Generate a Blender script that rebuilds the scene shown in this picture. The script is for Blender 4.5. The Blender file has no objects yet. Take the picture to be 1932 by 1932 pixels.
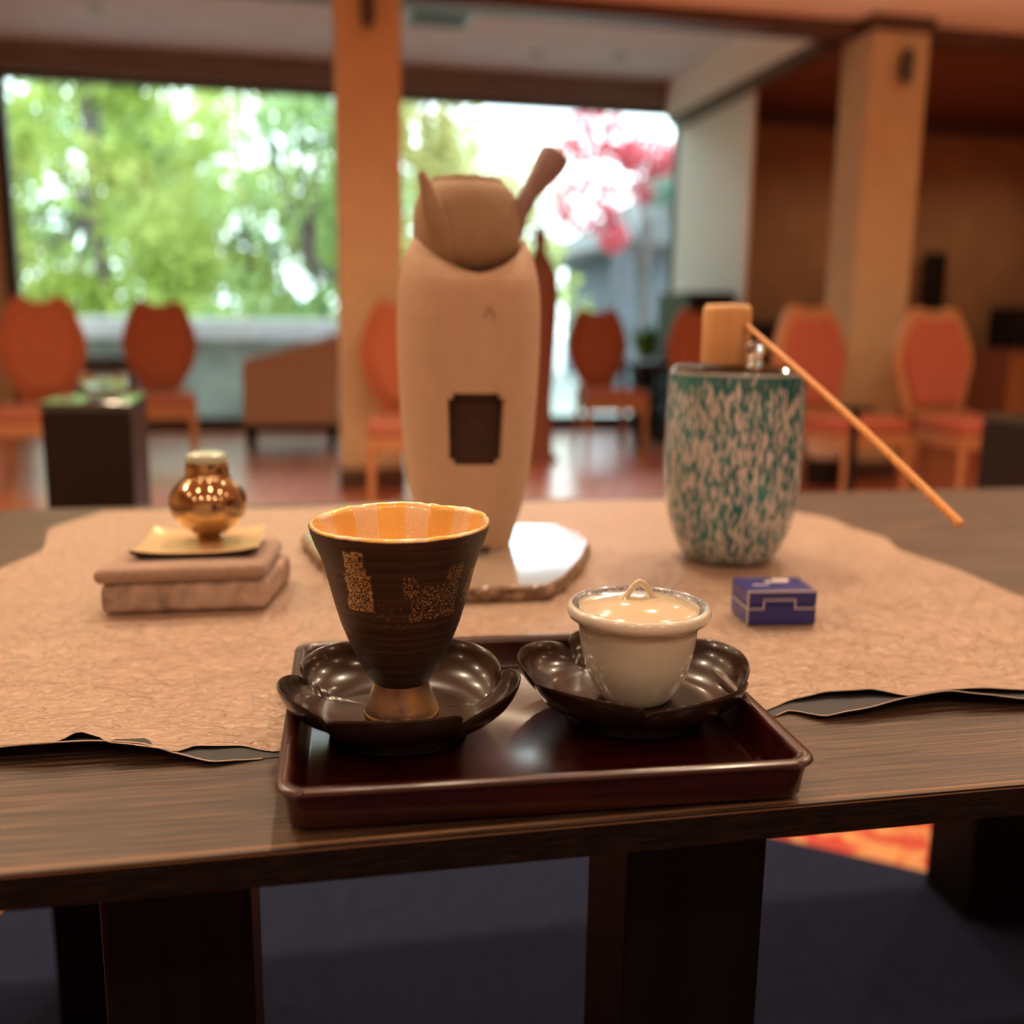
import bpy, bmesh, math, random
from math import pi, sin, cos, radians as R_
from mathutils import Vector, Matrix, noise as mnoise
random.seed(7)
D = bpy.data
S = bpy.context.scene
COL = S.collection

# ------------------------------------------------------------------ camera
FPX = 1900.0
yaw, pitch, roll = R_(11.7), R_(10.9), R_(0.86)
F = Vector((sin(yaw)*cos(pitch), cos(yaw)*cos(pitch), -sin(pitch)))
R0 = Vector((cos(yaw), -sin(yaw), 0)); U0 = R0.cross(F)
RR = cos(roll)*R0 + sin(roll)*U0; UU = RR.cross(F)
cam_d = D.cameras.new('camera'); cam = D.objects.new('camera', cam_d); COL.objects.link(cam)
cam_d.sensor_width = 36; cam_d.sensor_fit = 'HORIZONTAL'
cam_d.lens = FPX/1932*36
cam_d.clip_start = .02; cam_d.clip_end = 200
m = Matrix((( RR.x, UU.x, -F.x, 0), (RR.y, UU.y, -F.y, 0), (RR.z, UU.z, -F.z, 1.0), (0, 0, 0, 1)))
cam.matrix_world = m
cam_d.dof.use_dof = True
cam_d.dof.focus_distance = .665
cam_d.dof.aperture_fstop = 3.0
cam_d.dof.aperture_ratio = 1.25
S.camera = cam

# ------------------------------------------------------------------ world, exposure
W = D.worlds.new('overcast_sky'); S.world = W; W.use_nodes = True
bgn = W.node_tree.nodes['Background']
bgn.inputs[0].default_value = (.78, .93, 1.0, 1); bgn.inputs[1].default_value = 6.5
S.view_settings.view_transform = 'Standard'; S.view_settings.look = 'None'
S.view_settings.exposure = 0.0; S.view_settings.gamma = 1.0
S.view_settings.use_curve_mapping = False
LAMP_W = 34.0                      # watts of each warm ceiling downlight
LAMP_C = (1.0, .76, .51)

# ------------------------------------------------------------------ material helpers
class N:
    def __init__(s, name):
        s.m = D.materials.new(name); s.m.use_nodes = True
        s.t = s.m.node_tree; s.b = s.t.nodes['Principled BSDF']
    def new(s, typ, ins=None, **kw):
        n = s.t.nodes.new(typ)
        for k, v in kw.items(): setattr(n, k, v)
        for k, v in (ins or {}).items():
            if hasattr(v, 'is_output'): s.t.links.new(v, n.inputs[k])
            else: n.inputs[k].default_value = v
        return n
    def link(s, a, b): s.t.links.new(a, b)
    def coords(s, scale=(1, 1, 1), rot=(0, 0, 0), loc=(0, 0, 0)):
        tc = s.new('ShaderNodeTexCoord')
        return s.new('ShaderNodeMapping', {'Vector': tc.outputs['Object'], 'Scale': scale, 'Rotation': rot, 'Location': loc}).outputs[0]
    def ramp(s, fac, stops, interp='LINEAR'):
        r = s.new('ShaderNodeValToRGB', {'Fac': fac}); cr = r.color_ramp; cr.interpolation = interp
        while len(cr.elements) < len(stops): cr.elements.new(.5)
        for e, (p, c) in zip(cr.elements, stops):
            e.position = p; e.color = (*c, 1) if len(c) == 3 else c
        return r.outputs[0]
    def math(s, op, a, b=0.0, c=0.0):
        return s.new('ShaderNodeMath', {0: a, 1: b, 2: c}, operation=op).outputs[0]
    def mix(s, f, a, b):
        n = s.t.nodes.new('ShaderNodeMix'); n.data_type = 'RGBA'
        for i, v in ((0, f), (6, a), (7, b)):
            if hasattr(v, 'is_output'): s.t.links.new(v, n.inputs[i])
            else: n.inputs[i].default_value = v if i == 0 else (*v, 1)
        return n.outputs[2]
    def bump(s, h, dist=.001, strength=.5):
        n = s.new('ShaderNodeBump', {'Height': h, 'Distance': dist, 'Strength': strength})
        s.link(n.outputs[0], s.b.inputs['Normal'])
    def set(s, **kw):
        names = dict(color='Base Color', rough='Roughness', metal='Metallic', coat='Coat Weight', coatr='Coat Roughness',
                     spec='Specular IOR Level', trans='Transmission Weight', ior='IOR', sss='Subsurface Weight', alpha='Alpha', sheen='Sheen Weight')
        for k, v in kw.items():
            i = s.b.inputs[names[k]]
            if hasattr(v, 'is_output'): s.link(v, i)
            elif k == 'color': i.default_value = (*v, 1)
            else: i.default_value = v
        return s

def plain(name, color, rough=.5, nscale=20, var=.12, bump=0.0, **kw):
    n = N(name); tx = n.new('ShaderNodeTexNoise', {'Vector': n.coords(), 'Scale': nscale, 'Detail': 4.0})
    lo = tuple(c*(1-var) for c in color); hi = tuple(min(1, c*(1+var)) for c in color)
    n.set(color=n.ramp(tx.outputs[0], [(.3, lo), (.7, hi)]), rough=rough, **kw)
    if bump: n.bump(tx.outputs[0], bump, .6)
    return n.m

def streaky(name, c1, c2, scale, rough=.4, stops=(.35, .65), bump=.0004, **kw):
    n = N(name); tx = n.new('ShaderNodeTexNoise', {'Vector': n.coords(scale), 'Scale': 1.0, 'Detail': 6.0, 'Roughness': .65})
    n.set(color=n.ramp(tx.outputs[0], [(stops[0], c1), (stops[1], c2)]), rough=rough, **kw)
    n.bump(tx.outputs[0], bump, .5)
    return n.m

M = {}
M['plaster'] = plain('cream_plaster', (.54, .41, .24), .85, 6, .05, .002)
M['ceiling'] = plain('white_ceiling_board', (.93, .88, .74), .9, 3, .03)
M['ceiling_far'] = plain('pale_grey_ceiling_board', (.66, .68, .72), .85, 3, .04)
M['white_wall'] = plain('off_white_wallpaper', (.90, .89, .78), .8, 8, .03, .001)
M['brown_wall'] = plain('brown_wall_cloth', (.30, .155, .07), .8, 4, .12, .001)
M['dark_wood'] = streaky('dark_brown_timber', (.055, .028, .018), (.11, .055, .035), (2, 2, 20), .45)
M['header_wood'] = streaky('brown_header_timber', (.17, .135, .105), (.24, .19, .15), (2, 2, 20), .5)
M['dark_ceiling'] = streaky('dark_reddish_ceiling_boards', (.16, .055, .03), (.24, .085, .045), (3, 30, 3), .5)
M['frame'] = plain('dark_window_frame', (.05, .045, .045), .4, 5, .1)
M['black'] = plain('black_lacquered_board', (.010, .009, .009), .35, 5, .2, spec=.3)
M['black_wood'] = streaky('black_stained_wood', (.002, .0015, .0015), (.005, .004, .004), (60, 60, 3), .6, spec=.12)
M['steel'] = plain('grey_metal', (.35, .36, .34), .35, 5, .05, metal=.8)
M['edge_highlight'] = streaky('tan_edge_highlight', (.16, .09, .05), (.30, .18, .10), (4, 60, 60), .35)  # lighter tan paints the highlight along the table's front bevel
M['edge_black'] = streaky('black_rough_sawn_edge', (.003, .002, .002), (.016, .010, .008), (60, 60, 500), .7, bump=.001, spec=.12)
# table wood with fine grain along X
n = N('dark_oak_tabletop')
v = n.coords((11, 620, 60)); g = n.new('ShaderNodeTexNoise', {'Vector': v, 'Scale': 1.0, 'Detail': 6.0, 'Roughness': .6, 'Distortion': .25})
v2 = n.coords((3, 70, 8)); g2 = n.new('ShaderNodeTexNoise', {'Vector': v2, 'Scale': 1.0, 'Detail': 3.0, 'Distortion': 1.2})
c = n.mix(n.ramp(g2.outputs[0], [(.35, (0, 0, 0)), (.65, (1, 1, 1))]), (.024, .015, .011), (.060, .037, .024))
c = n.mix(n.ramp(g.outputs[0], [(.48, (0, 0, 0)), (.64, (1, 1, 1))]), c, (.17, .10, .06))
n.set(color=c, rough=n.ramp(g.outputs[0], [(.3, (.34,)*3), (.7, (.52,)*3)]), coat=.12, coatr=.35)
n.bump(g.outputs[0], .0006, .7); M['oak'] = n.m
# carpet
n = N('red_patterned_carpet')
nz = n.new('ShaderNodeTexNoise', {'Vector': n.coords((1, 1, 1)), 'Scale': 9.0, 'Detail': 2.0, 'Distortion': 1.8})
c = n.ramp(nz.outputs[0], [(.42, (.62, .045, .03)), (.5, (.66, .10, .05)), (.56, (.78, .42, .14)), (.64, (.75, .30, .12))])
n.set(color=c, rough=.30, spec=1.0, coat=1.0, coatr=.25); n.bump(nz.outputs[0], .001, .2); M['carpet'] = n.m
M['mat'] = plain('dark_navy', (.019, .024, .050), .95, 40, .15, .001, spec=.04)
# crinkled metallic leather-paper cloth
n = N('crinkled_gold_beige_sheet')
w = n.new('ShaderNodeTexNoise', {'Vector': n.coords(), 'Scale': 9.0, 'Detail': 5.0, 'Roughness': .6})
wv = n.new('ShaderNodeVectorMath', {0: w.outputs['Color'], 1: (.10, .10, .10)}, operation='MULTIPLY').outputs[0]
add = n.new('ShaderNodeVectorMath', {0: n.coords((1, 1, 1)), 1: wv}, operation='ADD').outputs[0]
st = n.new('ShaderNodeVectorMath', {0: add, 1: (45, 120, 50)}, operation='MULTIPLY').outputs[0]
v1 = n.new('ShaderNodeTexVoronoi', {'Vector': st, 'Scale': 1.0}, feature='DISTANCE_TO_EDGE')
a = n.ramp(v1.outputs['Distance'], [(0, (0, 0, 0)), (.28, (1, 1, 1))])
st2 = n.new('ShaderNodeVectorMath', {0: add, 1: (120, 260, 150)}, operation='MULTIPLY').outputs[0]
n2 = n.new('ShaderNodeTexNoise', {'Vector': st2, 'Scale': 1.0, 'Detail': 5.0, 'Roughness': .65})
st3 = n.new('ShaderNodeVectorMath', {0: add, 1: (16, 52, 20)}, operation='MULTIPLY').outputs[0]
v3 = n.new('ShaderNodeTexVoronoi', {'Vector': st3, 'Scale': 1.0, 'Randomness': 1.0}, feature='DISTANCE_TO_EDGE')
a = n.math('ADD', a, n.math('MULTIPLY', n.ramp(v3.outputs['Distance'], [(0, (0, 0, 0)), (.16, (1, 1, 1))]), 1.1))
hh = n.math('ADD', n.math('MULTIPLY', a, .8), n.math('MULTIPLY', n2.outputs[0], .8))
cc = n.ramp(n2.outputs[0], [(.3, (.36, .25, .185)), (.5, (.45, .32, .24)), (.72, (.55, .40, .30))])
n.set(color=cc, rough=.42, metal=.25, spec=.5); n.bump(hh, .0016, 1.0); M['cloth'] = n.m
M['backing'] = plain('dark_charcoal_backing', (.028, .030, .034), .6, 60, .25, .0004)
M['pale_edge'] = plain('pale_cut_edge', (.75, .62, .5), .7)
# lacquers
M['lacquer_black'] = N('brown_black_lacquer').set(color=(.020, .010, .006), rough=.24, spec=.3, coat=.32, coatr=.09).m
M['lacquer_foot'] = N('matt_black_lacquer').set(color=(.005, .003, .003), rough=.4, spec=.15).m
n = N('dark_red_lacquer')
nz = n.new('ShaderNodeTexNoise', {'Vector': n.coords((10, 220, 20)), 'Scale': 1.0, 'Detail': 4.0})
n.set(color=n.ramp(nz.outputs[0], [(.3, (.016, .0015, .001)), (.7, (.042, .004, .0025))]), rough=.30, coat=.55, coatr=.16)
n.bump(nz.outputs[0], .00015, .4); M['lacquer_red'] = n.m
# gold flecked stoneware
n = N('dark_glaze_with_gold_dust')
tc = n.new('ShaderNodeTexCoord'); sp = n.new('ShaderNodeSeparateXYZ', {0: tc.outputs['Object']})
wob = n.new('ShaderNodeTexNoise', {'Vector': tc.outputs['Object'], 'Scale': 90.0, 'Detail': 2.0})
wb = n.math('MULTIPLY', n.math('SUBTRACT', wob.outputs[0], .5), .004)
X = n.math('ADD', sp.outputs[0], wb); Z = n.math('SUBTRACT', n.math('ADD', sp.outputs[2], wb), .016)
front = n.math('LESS_THAN', sp.outputs[1], 0.0)
def rect(x0, x1, z0, z1, lean=0.0):
    xx = n.math('SUBTRACT', X, n.math('MULTIPLY', n.math('SUBTRACT', Z, (z0+z1)/2), lean))
    a = n.math('LESS_THAN', n.math('ABSOLUTE', n.math('SUBTRACT', xx, (x0+x1)/2)), (x1-x0)/2)
    b = n.math('LESS_THAN', n.math('ABSOLUTE', n.math('SUBTRACT', Z, (z0+z1)/2)), (z1-z0)/2)
    return n.math('MULTIPLY', a, b)
dense = n.math('MAXIMUM', rect(-.0365, -.0255, .080, .106, -.18), rect(-.0360, -.0210, .066, .090, -.15))
mid = rect(.002, .032, .060, .083, .15)
mid = n.math('MAXIMUM', mid, rect(.0235, .034, .074, .096, .3))
mid = n.math('MAXIMUM', mid, rect(-.003, .006, .075, .090, -.2))
mid = n.math('MAXIMUM', mid, rect(.038, .045, .066, .088, .3))
thin = rect(-.020, .004, .055, .072, 0)
mask = n.math('MULTIPLY', front, n.math('MAXIMUM', n.math('MAXIMUM', dense, n.math('MULTIPLY', mid, .62)), n.math('MULTIPLY', thin, .16)))
vo = n.new('ShaderNodeTexVoronoi', {'Vector': tc.outputs['Object'], 'Scale': 1350.0})
rv = n.new('ShaderNodeSeparateColor', {0: vo.outputs['Color']}).outputs[0]
gold = n.math('MULTIPLY', n.math('LESS_THAN', rv, n.math('ADD', n.math('MULTIPLY', mask, .75), .003)), n.math('LESS_THAN', vo.outputs['Distance'], n.math('ADD', n.math('MULTIPLY', mask, .30), .20)))
thr = n.new('ShaderNodeTexNoise', {'Vector': n.coords((8, 8, 500)), 'Scale': 1.0, 'Detail': 3.0})
base = n.ramp(thr.outputs[0], [(.35, (.018, .009, .006)), (.68, (.050, .025, .014))])
n.set(color=n.mix(gold, base, (1.0, .70, .30)), metal=n.math('MULTIPLY', gold, .55), rough=n.math('SUBTRACT', .5, n.math('MULTIPLY', gold, .15)))
n.bump(n.math('ADD', n.math('MULTIPLY', rv, gold), n.math('MULTIPLY', thr.outputs[0], .4)), .0006, .9); M['glaze_dark'] = n.m
# gold leaf inside
n = N('gold_leaf_lining')
tc = n.new('ShaderNodeTexCoord'); sp = n.new('ShaderNodeSeparateXYZ', {0: tc.outputs['Object']})
ang = n.math('MULTIPLY', n.math('ARCTAN2', sp.outputs[0], sp.outputs[1]), 9.0/(2*pi))
fr = n.math('GREATER_THAN', n.math('FRACT', n.math('ADD', ang, .3)), .52)
gz = n.new('ShaderNodeTexNoise', {'Vector': n.coords(), 'Scale': 900.0, 'Detail': 2.0})
c = n.mix(fr, (1.0, .62, .17), (.95, .74, .50))
c = n.mix(n.ramp(gz.outputs[0], [(.45, (0, 0, 0)), (.75, (1, 1, 1))]), c, (.85, .50, .18))
n.set(color=c, metal=.35, rough=.32, coat=.9, coatr=.06); n.bump(gz.outputs[0], .0002, .5); M['gold_lining'] = n.m
n = N('bronze_lustre_glaze')
gz = n.new('ShaderNodeTexNoise', {'Vector': n.coords(), 'Scale': 60.0, 'Detail': 5.0})
n.set(color=n.ramp(gz.outputs[0], [(.35, (.20, .11, .055)), (.5, (.30, .20, .15)), (.65, (.42, .25, .09))]), metal=.65, rough=.36)
n.bump(gz.outputs[0], .0003, .5); M['bronze'] = n.m
M['gold_ring'] = N('bright_gold_band').set(color=(1.0, .58, .16), metal=.9, rough=.28).m
M['porcelain'] = N('pale_grey_porcelain').set(color=(.74, .74, .66), rough=.16, coat=.6, coatr=.05).m
n = N('celadon_cream_lid')
gz = n.new('ShaderNodeTexNoise', {'Vector': n.coords(), 'Scale': 40.0})
n.set(color=n.ramp(gz.outputs[0], [(.3, (.70, .60, .42)), (.7, (.74, .66, .50))]), rough=.1, coat=1.0, coatr=.03); M['lid_cream'] = n.m
n = N('blue_silver_band_pattern')
vv = n.new('ShaderNodeTexVoronoi', {'Vector': n.coords(), 'Scale': 420.0}, feature='DISTANCE_TO_EDGE')
n.set(color=n.ramp(vv.outputs['Distance'], [(.02, (.34, .34, .36)), (.14, (.07, .075, .12))]), rough=.3, coat=.3, coatr=.1); M['blue_band'] = n.m
# furnace clay
M['clay_cream'] = plain('cream_unglazed_clay', (.56, .40, .285), .62, 60, .04, .0003, spec=.4)
M['clay_inside'] = plain('shaded_inner_clay', (.05, .025, .018), .9, 20, .2)  # clay colour darkened to paint the shade of the unlit stove interior
M['clay_kettle'] = plain('buff_unglazed_clay', (.36, .255, .165), .75, 80, .06, .0003)
M['clay_handle'] = plain('window_lit_grey_clay', (.30, .22, .22), .6, 80, .06, .0003)  # lilac-grey tint paints window light from behind onto the handle
n = N('glossy_pale_stone_top')
gz = n.new('ShaderNodeTexNoise', {'Vector': n.coords(), 'Scale': 14.0, 'Detail': 5.0})
n.set(color=n.ramp(gz.outputs[0], [(.3, (.40, .33, .27)), (.7, (.52, .44, .36))]), rough=.13, coat=1.0, coatr=.06, spec=.8); M['stone_top'] = n.m
n = N('rough_broken_stone_edge')
gz = n.new('ShaderNodeTexNoise', {'Vector': n.coords(), 'Scale': 70.0, 'Detail': 6.0})
n.set(color=n.ramp(gz.outputs[0], [(.3, (.11, .065, .04)), (.5, (.26, .17, .11)), (.7, (.50, .36, .25))]), rough=.8); n.bump(gz.outputs[0], .004, 1); M['stone_edge'] = n.m
# blue jar glass
n = N('teal_and_white_streaked_glass')
wz = n.new('ShaderNodeTexNoise', {'Vector': n.coords((260, 260, 66)), 'Scale': 1.0, 'Detail': 3.0, 'Distortion': .7})
z = n.new('ShaderNodeSeparateXYZ', {0: n.new('ShaderNodeTexCoord').outputs['Object']}).outputs[2]
zz = n.math('MULTIPLY', n.math('SUBTRACT', z, .12), .9)
topm = n.math('ADD', wz.outputs[0], n.math('MULTIPLY', n.math('MAXIMUM', n.math('SUBTRACT', z, .195), 0.0), -7.0))
t2 = n.new('ShaderNodeTexNoise', {'Vector': n.coords((25, 25, 18)), 'Scale': 1.0})
teal = n.ramp(t2.outputs[0], [(.35, (.0, .13, .155)), (.65, (.012, .24, .27))])
n.set(color=n.mix(n.ramp(topm, [(.47, (0, 0, 0)), (.55, (1, 1, 1))]), teal, (.66, .67, .71)), rough=.16, coat=.8, coatr=.04); M['jar_glass'] = n.m
M['jar_lip'] = N('clear_smoky_glass_lip').set(color=(.45, .5, .52), rough=.08, coat=1.0).m
n = N('dark_lacquered_lid')
n.set(color=(.035, .018, .012), rough=.15, coat=1.0); M['lid_dark'] = n.m
M['crystal'] = N('clear_crystal').set(color=(.85, .88, .86), rough=.05, trans=.95, ior=1.45).m
M['bamboo'] = streaky('golden_bamboo', (.62, .27, .065), (.80, .40, .12), (260, 260, 6), .38, (.35, .62), .0005)
M['bamboo_pale'] = streaky('pale_bamboo', (.66, .36, .15), (.74, .44, .20), (80, 80, 6), .45)
M['cobalt'] = N('cobalt_blue_lacquer').set(color=(.010, .018, .22), rough=.35, coat=.3).m
M['white_inlay'] = plain('pale_line_inlay', (.62, .56, .56), .45)
M['mottled_stone'] = plain('mottled_pink_beige_stone', (.46, .35, .29), .8, 38, .5, .002)
M['pad'] = plain('taupe_folded_cloth', (.36, .25, .19), .9, 200, .12, .0004, sheen=.3)
M['dish_dark'] = plain('dark_slate_dish', (.03, .03, .035), .4)
M['dish_gold'] = plain('pale_gold_dish_surface', (.78, .55, .30), .35, 12, .05, metal=.25)
M['gold_mirror'] = N('polished_bronze_gold').set(color=(.50, .365, .21), metal=1.0, rough=.11).m
M['celadon'] = plain('pale_celadon_glaze', (.55, .66, .56), .25)
M['orange_fabric'] = plain('burnt_orange_fabric', (.42, .125, .055), .85, 120, .08, .0006)
M['coral_fabric'] = plain('coral_red_fabric', (.43, .11, .065), .85, 120, .08, .0006)
M['chair_wood'] = streaky('honey_wood_frame', (.42, .20, .085), (.52, .26, .11), (40, 40, 6), .4)
M['seat_pink'] = plain('salmon_seat_fabric', (.42, .15, .09), .85, 120, .08, .0006)
M['tan'] = plain('tan_upholstery', (.40, .26, .18), .8, 90, .08, .0006)
M['green_top'] = N('glossy_dark_top').set(color=(.05, .06, .05), rough=.08, coat=1.0, coatr=.03).m
M['post_wood'] = plain('reddish_brown_wood', (.27, .10, .06), .5, 20, .1)
M['leaf_green'] = plain('green_leaves', (.10, .28, .04), .5, 9, .4)
def leafmat(name, c1, c2, tr=.45):
    n = N(name); tx = n.new('ShaderNodeTexNoise', {'Vector': n.coords(), 'Scale': 1.1, 'Detail': 4.0, 'Roughness': .7})
    col = n.ramp(tx.outputs[0], [(.35, c1), (.65, c2)]); n.set(color=col, rough=.5)
    tl = n.new('ShaderNodeBsdfTranslucent', {'Color': col}); mx = n.new('ShaderNodeMixShader', {0: tr, 1: n.b.outputs[0], 2: tl.outputs[0]})
    n.link(mx.outputs[0], n.t.nodes['Material Output'].inputs[0]); return n.m
M['leaf_lime'] = leafmat('lime_green_foliage', (.30, .41, .06), (.50, .55, .17))
M['leaf_mid'] = leafmat('fresh_green_foliage', (.17, .31, .08), (.34, .45, .18))
M['leaf_yellow'] = leafmat('yellow_green_foliage', (.40, .39, .09), (.56, .52, .22))
M['leaf_red'] = leafmat('red_maple_foliage', (.50, .03, .06), (.75, .18, .22))
M['leaf_teal'] = leafmat('blue_green_foliage', (.03, .17, .12), (.10, .28, .20))
M['bark'] = plain('grey_brown_bark', (.10, .08, .075), .9, 12, .25, .004)
M['paving'] = plain('pale_grey_paving', (.36, .40, .37), .7, 3, .2)
M['coping'] = plain('white_stone_coping', (.62, .64, .68), .6, 6, .06)
M['garden_wall'] = plain('mossy_pale_wall', (.27, .32, .29), .8, 2.5, .35, .004)
M['render_grey'] = plain('blue_grey_rendered_wall', (.11, .12, .145), .8, 3, .1)
M['roof'] = plain('dark_grey_roof_tiles', (.018, .02, .021), .6, 14, .25, .01)
n = N('window_glass')
tr = n.new('ShaderNodeBsdfTransparent', {'Color': (.95, .98, .97, 1)}); gl = n.new('ShaderNodeBsdfGlossy', {'Roughness': 0.0})
fz = n.new('ShaderNodeFresnel', {'IOR': 1.45}); mx = n.new('ShaderNodeMixShader', {0: n.math('MULTIPLY', fz.outputs[0], .8), 1: tr.outputs[0], 2: gl.outputs[0]})
n.link(mx.outputs[0], n.t.nodes['Material Output'].inputs[0]); M['pane'] = n.m
n = N('lamp_diffuser'); n.set(color=(1, .9, .8)); n.b.inputs['Emission Color'].default_value = (1, .66, .38, 1); n.b.inputs['Emission Strength'].default_value = 30; M['diffuser'] = n.m

# ------------------------------------------------------------------ mesh helpers
class MB:
    def __init__(s): s.v = []; s.f = []
    def add(s, v, f):
        o = len(s.v); s.v += [tuple(p) for p in v]; s.f += [tuple(i+o for i in q) for q in f]; return s
    def box(s, x0, x1, y0, y1, z0, z1):
        v = [(x, y, z) for z in (z0, z1) for y in (y0, y1) for x in (x0, x1)]
        return s.add(v, [(0, 2, 3, 1), (4, 5, 7, 6), (0, 1, 5, 4), (2, 6, 7, 3), (0, 4, 6, 2), (1, 3, 7, 5)])
    def lathe(s, prof, seg=64, c=(0, 0, 0), fr=None, cap=True):
        v = []; f = []; k = len(prof)
        for i, (r, z) in enumerate(prof):
            for j in range(seg):
                a = 2*pi*j/seg; rr = r; zz = z
                if fr: rr, zz = fr(r, z, a, i)
                v.append((c[0]+rr*cos(a), c[1]+rr*sin(a), c[2]+zz))
        for i in range(k-1):
            for j in range(seg):
                b = (j+1) % seg; f.append((i*seg+j, i*seg+b, (i+1)*seg+b, (i+1)*seg+j))
        if cap:
            f.append(tuple(range(seg))[::-1]); f.append(tuple((k-1)*seg+j for j in range(seg)))
        return s.add(v, f)
    def tube(s, pts, rad, seg=12, flat=1.0):
        pts = [Vector(p) for p in pts]; rad = rad if isinstance(rad, (list, tuple)) else [rad]*len(pts)
        v = []; f = []; up = Vector((0, 0, 1))
        for i, p in enumerate(pts):
            t = (pts[min(i+1, len(pts)-1)]-pts[max(i-1, 0)]).normalized()
            if abs(t.dot(up)) > .97: a = Vector((1, 0, 0))
            else: a = t.cross(up).normalized()
            b = a.cross(t).normalized()
            for j in range(seg):
                q = 2*pi*j/seg; v.append(p+a*(rad[i]*cos(q))+b*(rad[i]*flat*sin(q)))
        for i in range(len(pts)-1):
            for j in range(seg):
                k = (j+1) % seg; f.append((i*seg+j, (i+1)*seg+j, (i+1)*seg+k, i*seg+k))
        f.append(tuple(range(seg))); f.append(tuple((len(pts)-1)*seg+j for j in range(seg))[::-1])
        return s.add(v, f)
    def prism(s, poly, a0, a1, axis='z'):
        def P(p, a): return {'z': (p[0], p[1], a), 'y': (p[0], a, p[1]), 'x': (a, p[0], p[1])}[axis]
        k = len(poly); v = [P(p, a0) for p in poly]+[P(p, a1) for p in poly]
        f = [tuple(range(k))[::-1], tuple(range(k, 2*k))]+[(i, (i+1) % k, k+(i+1) % k, k+i) for i in range(k)]
        return s.add(v, f)
    def build(s, name, mat, parent=None, loc=(0, 0, 0), rot=(0, 0, 0), smooth=35, bevel=0, seg=2, solid=0, subsurf=0):
        me = D.meshes.new(name); me.from_pydata(s.v, [], s.f); me.validate()
        b = bmesh.new(); b.from_mesh(me); bmesh.ops.recalc_face_normals(b, faces=b.faces); b.to_mesh(me); b.free()
        me.materials.append(mat if not isinstance(mat, str) else M[mat])
        if smooth:
            me.shade_smooth(); me.set_sharp_from_angle(angle=R_(smooth))
        o = D.objects.new(name, me); COL.objects.link(o); o.location = loc; o.rotation_euler = rot
        if parent: o.parent = parent
        if solid:
            q = o.modifiers.new('solid', 'SOLIDIFY'); q.thickness = solid; q.offset = -1
        if bevel:
            q = o.modifiers.new('bevel', 'BEVEL'); q.width = bevel; q.segments = seg; q.limit_method = 'ANGLE'; q.angle_limit = R_(40)
        if subsurf:
            q = o.modifiers.new('sub', 'SUBSURF'); q.levels = q.render_levels = subsurf
        return o
def empty(name, loc=(0, 0, 0), rz=0):
    o = D.objects.new(name, None); COL.objects.link(o); o.location = loc; o.rotation_euler = (0, 0, rz); o.empty_display_size = .05
    return o
def tag(o, label, cat, group=None, kind=None):
    o['label'] = label; o['category'] = cat
    if group: o['group'] = group
    if kind: o['kind'] = kind
    return o
def struct(o): o['kind'] = 'structure'; return o
def copy_tree(o, parent=None):
    c = o.copy(); COL.objects.link(c)
    if parent: c.parent = parent
    for ch in list(o.children): copy_tree(ch, c)
    return c
def lerpc(pts, x):
    if x <= pts[0][0]: return pts[0][1]
    for (a, b), (c, d) in zip(pts, pts[1:]):
        if x <= c:
            t = (x-a)/(c-a); t = t*t*(3-2*t)*.5+t*.5; return b+(d-b)*t
    return pts[-1][1]

# ------------------------------------------------------------------ room shell
ZN, ZF = 2.80, 3.06
struct(MB().box(-3.5, 7, -3, 9.4, -.1, 0).build('floor', 'carpet', smooth=0))
struct(MB().box(-3.5, 7, -3, 6.0, ZN, ZN+.1).build('ceiling', 'ceiling', smooth=0))
struct(MB().box(-3.5, 3.2, 6.2, 9.2, ZF, ZF+.1).build('ceiling', 'ceiling_far', smooth=0))
struct(MB().box(3.34, 7, 6.2, 9.2, 2.76, 2.86).build('ceiling', 'dark_ceiling', smooth=0))
struct(MB().box(-3.6, -3.5, -3, 9.4, 0, 3.2).build('wall_left', 'plaster', smooth=0))
struct(MB().box(7, 7.1, -3, 9.4, 0, 3.2).build('wall_right', 'brown_wall', smooth=0))
struct(MB().box(-3.5, 7, -3.1, -3, 0, 3.2).build('wall_front', 'white_wall', smooth=0))
wb_ = MB().box(-3.5, -2.35, 9, 9.2, 0, 3.2).box(3.42, 7, 9, 9.2, 0, 3.2)
struct(wb_.build('wall_back', 'plaster', smooth=0))
struct(MB().box(-2.35, 3.42, 8.93, 9.2, 2.84, 3.08).build('trim_1', 'header_wood', smooth=0, bevel=.01))
struct(MB().box(-3.5, 7, 6.0, 6.2, 2.72, 3.2).build('trim_2', 'dark_wood', smooth=0, bevel=.008))
struct(MB().box(3.2, 3.34, 6.2, 8.93, 2.68, 3.1).build('trim_3', 'dark_wood', smooth=0, bevel=.008))
struct(MB().box(3.185, 3.2, 6.2, 8.93, 2.74, 3.06).build('trim_4', 'white_wall', smooth=0))
struct(MB().box(3.34, 3.37, 7.45, 9.0, 0, 2.75).build('wall_side', 'white_wall', smooth=0, bevel=.005))
struct(MB().box(3.37, 7, 8.3, 8.4, 0, 2.80).build('wall_alcove', 'brown_wall', smooth=0))
struct(MB().box(3.42, 7, 8.24, 8.3, 2.62, 2.72).build('trim_5', 'dark_wood', smooth=0, bevel=.005))
struct(MB().box(3.42, 7, 8.26, 8.3, 0, .12).build('baseboard_back', 'dark_wood', smooth=0))
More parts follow.
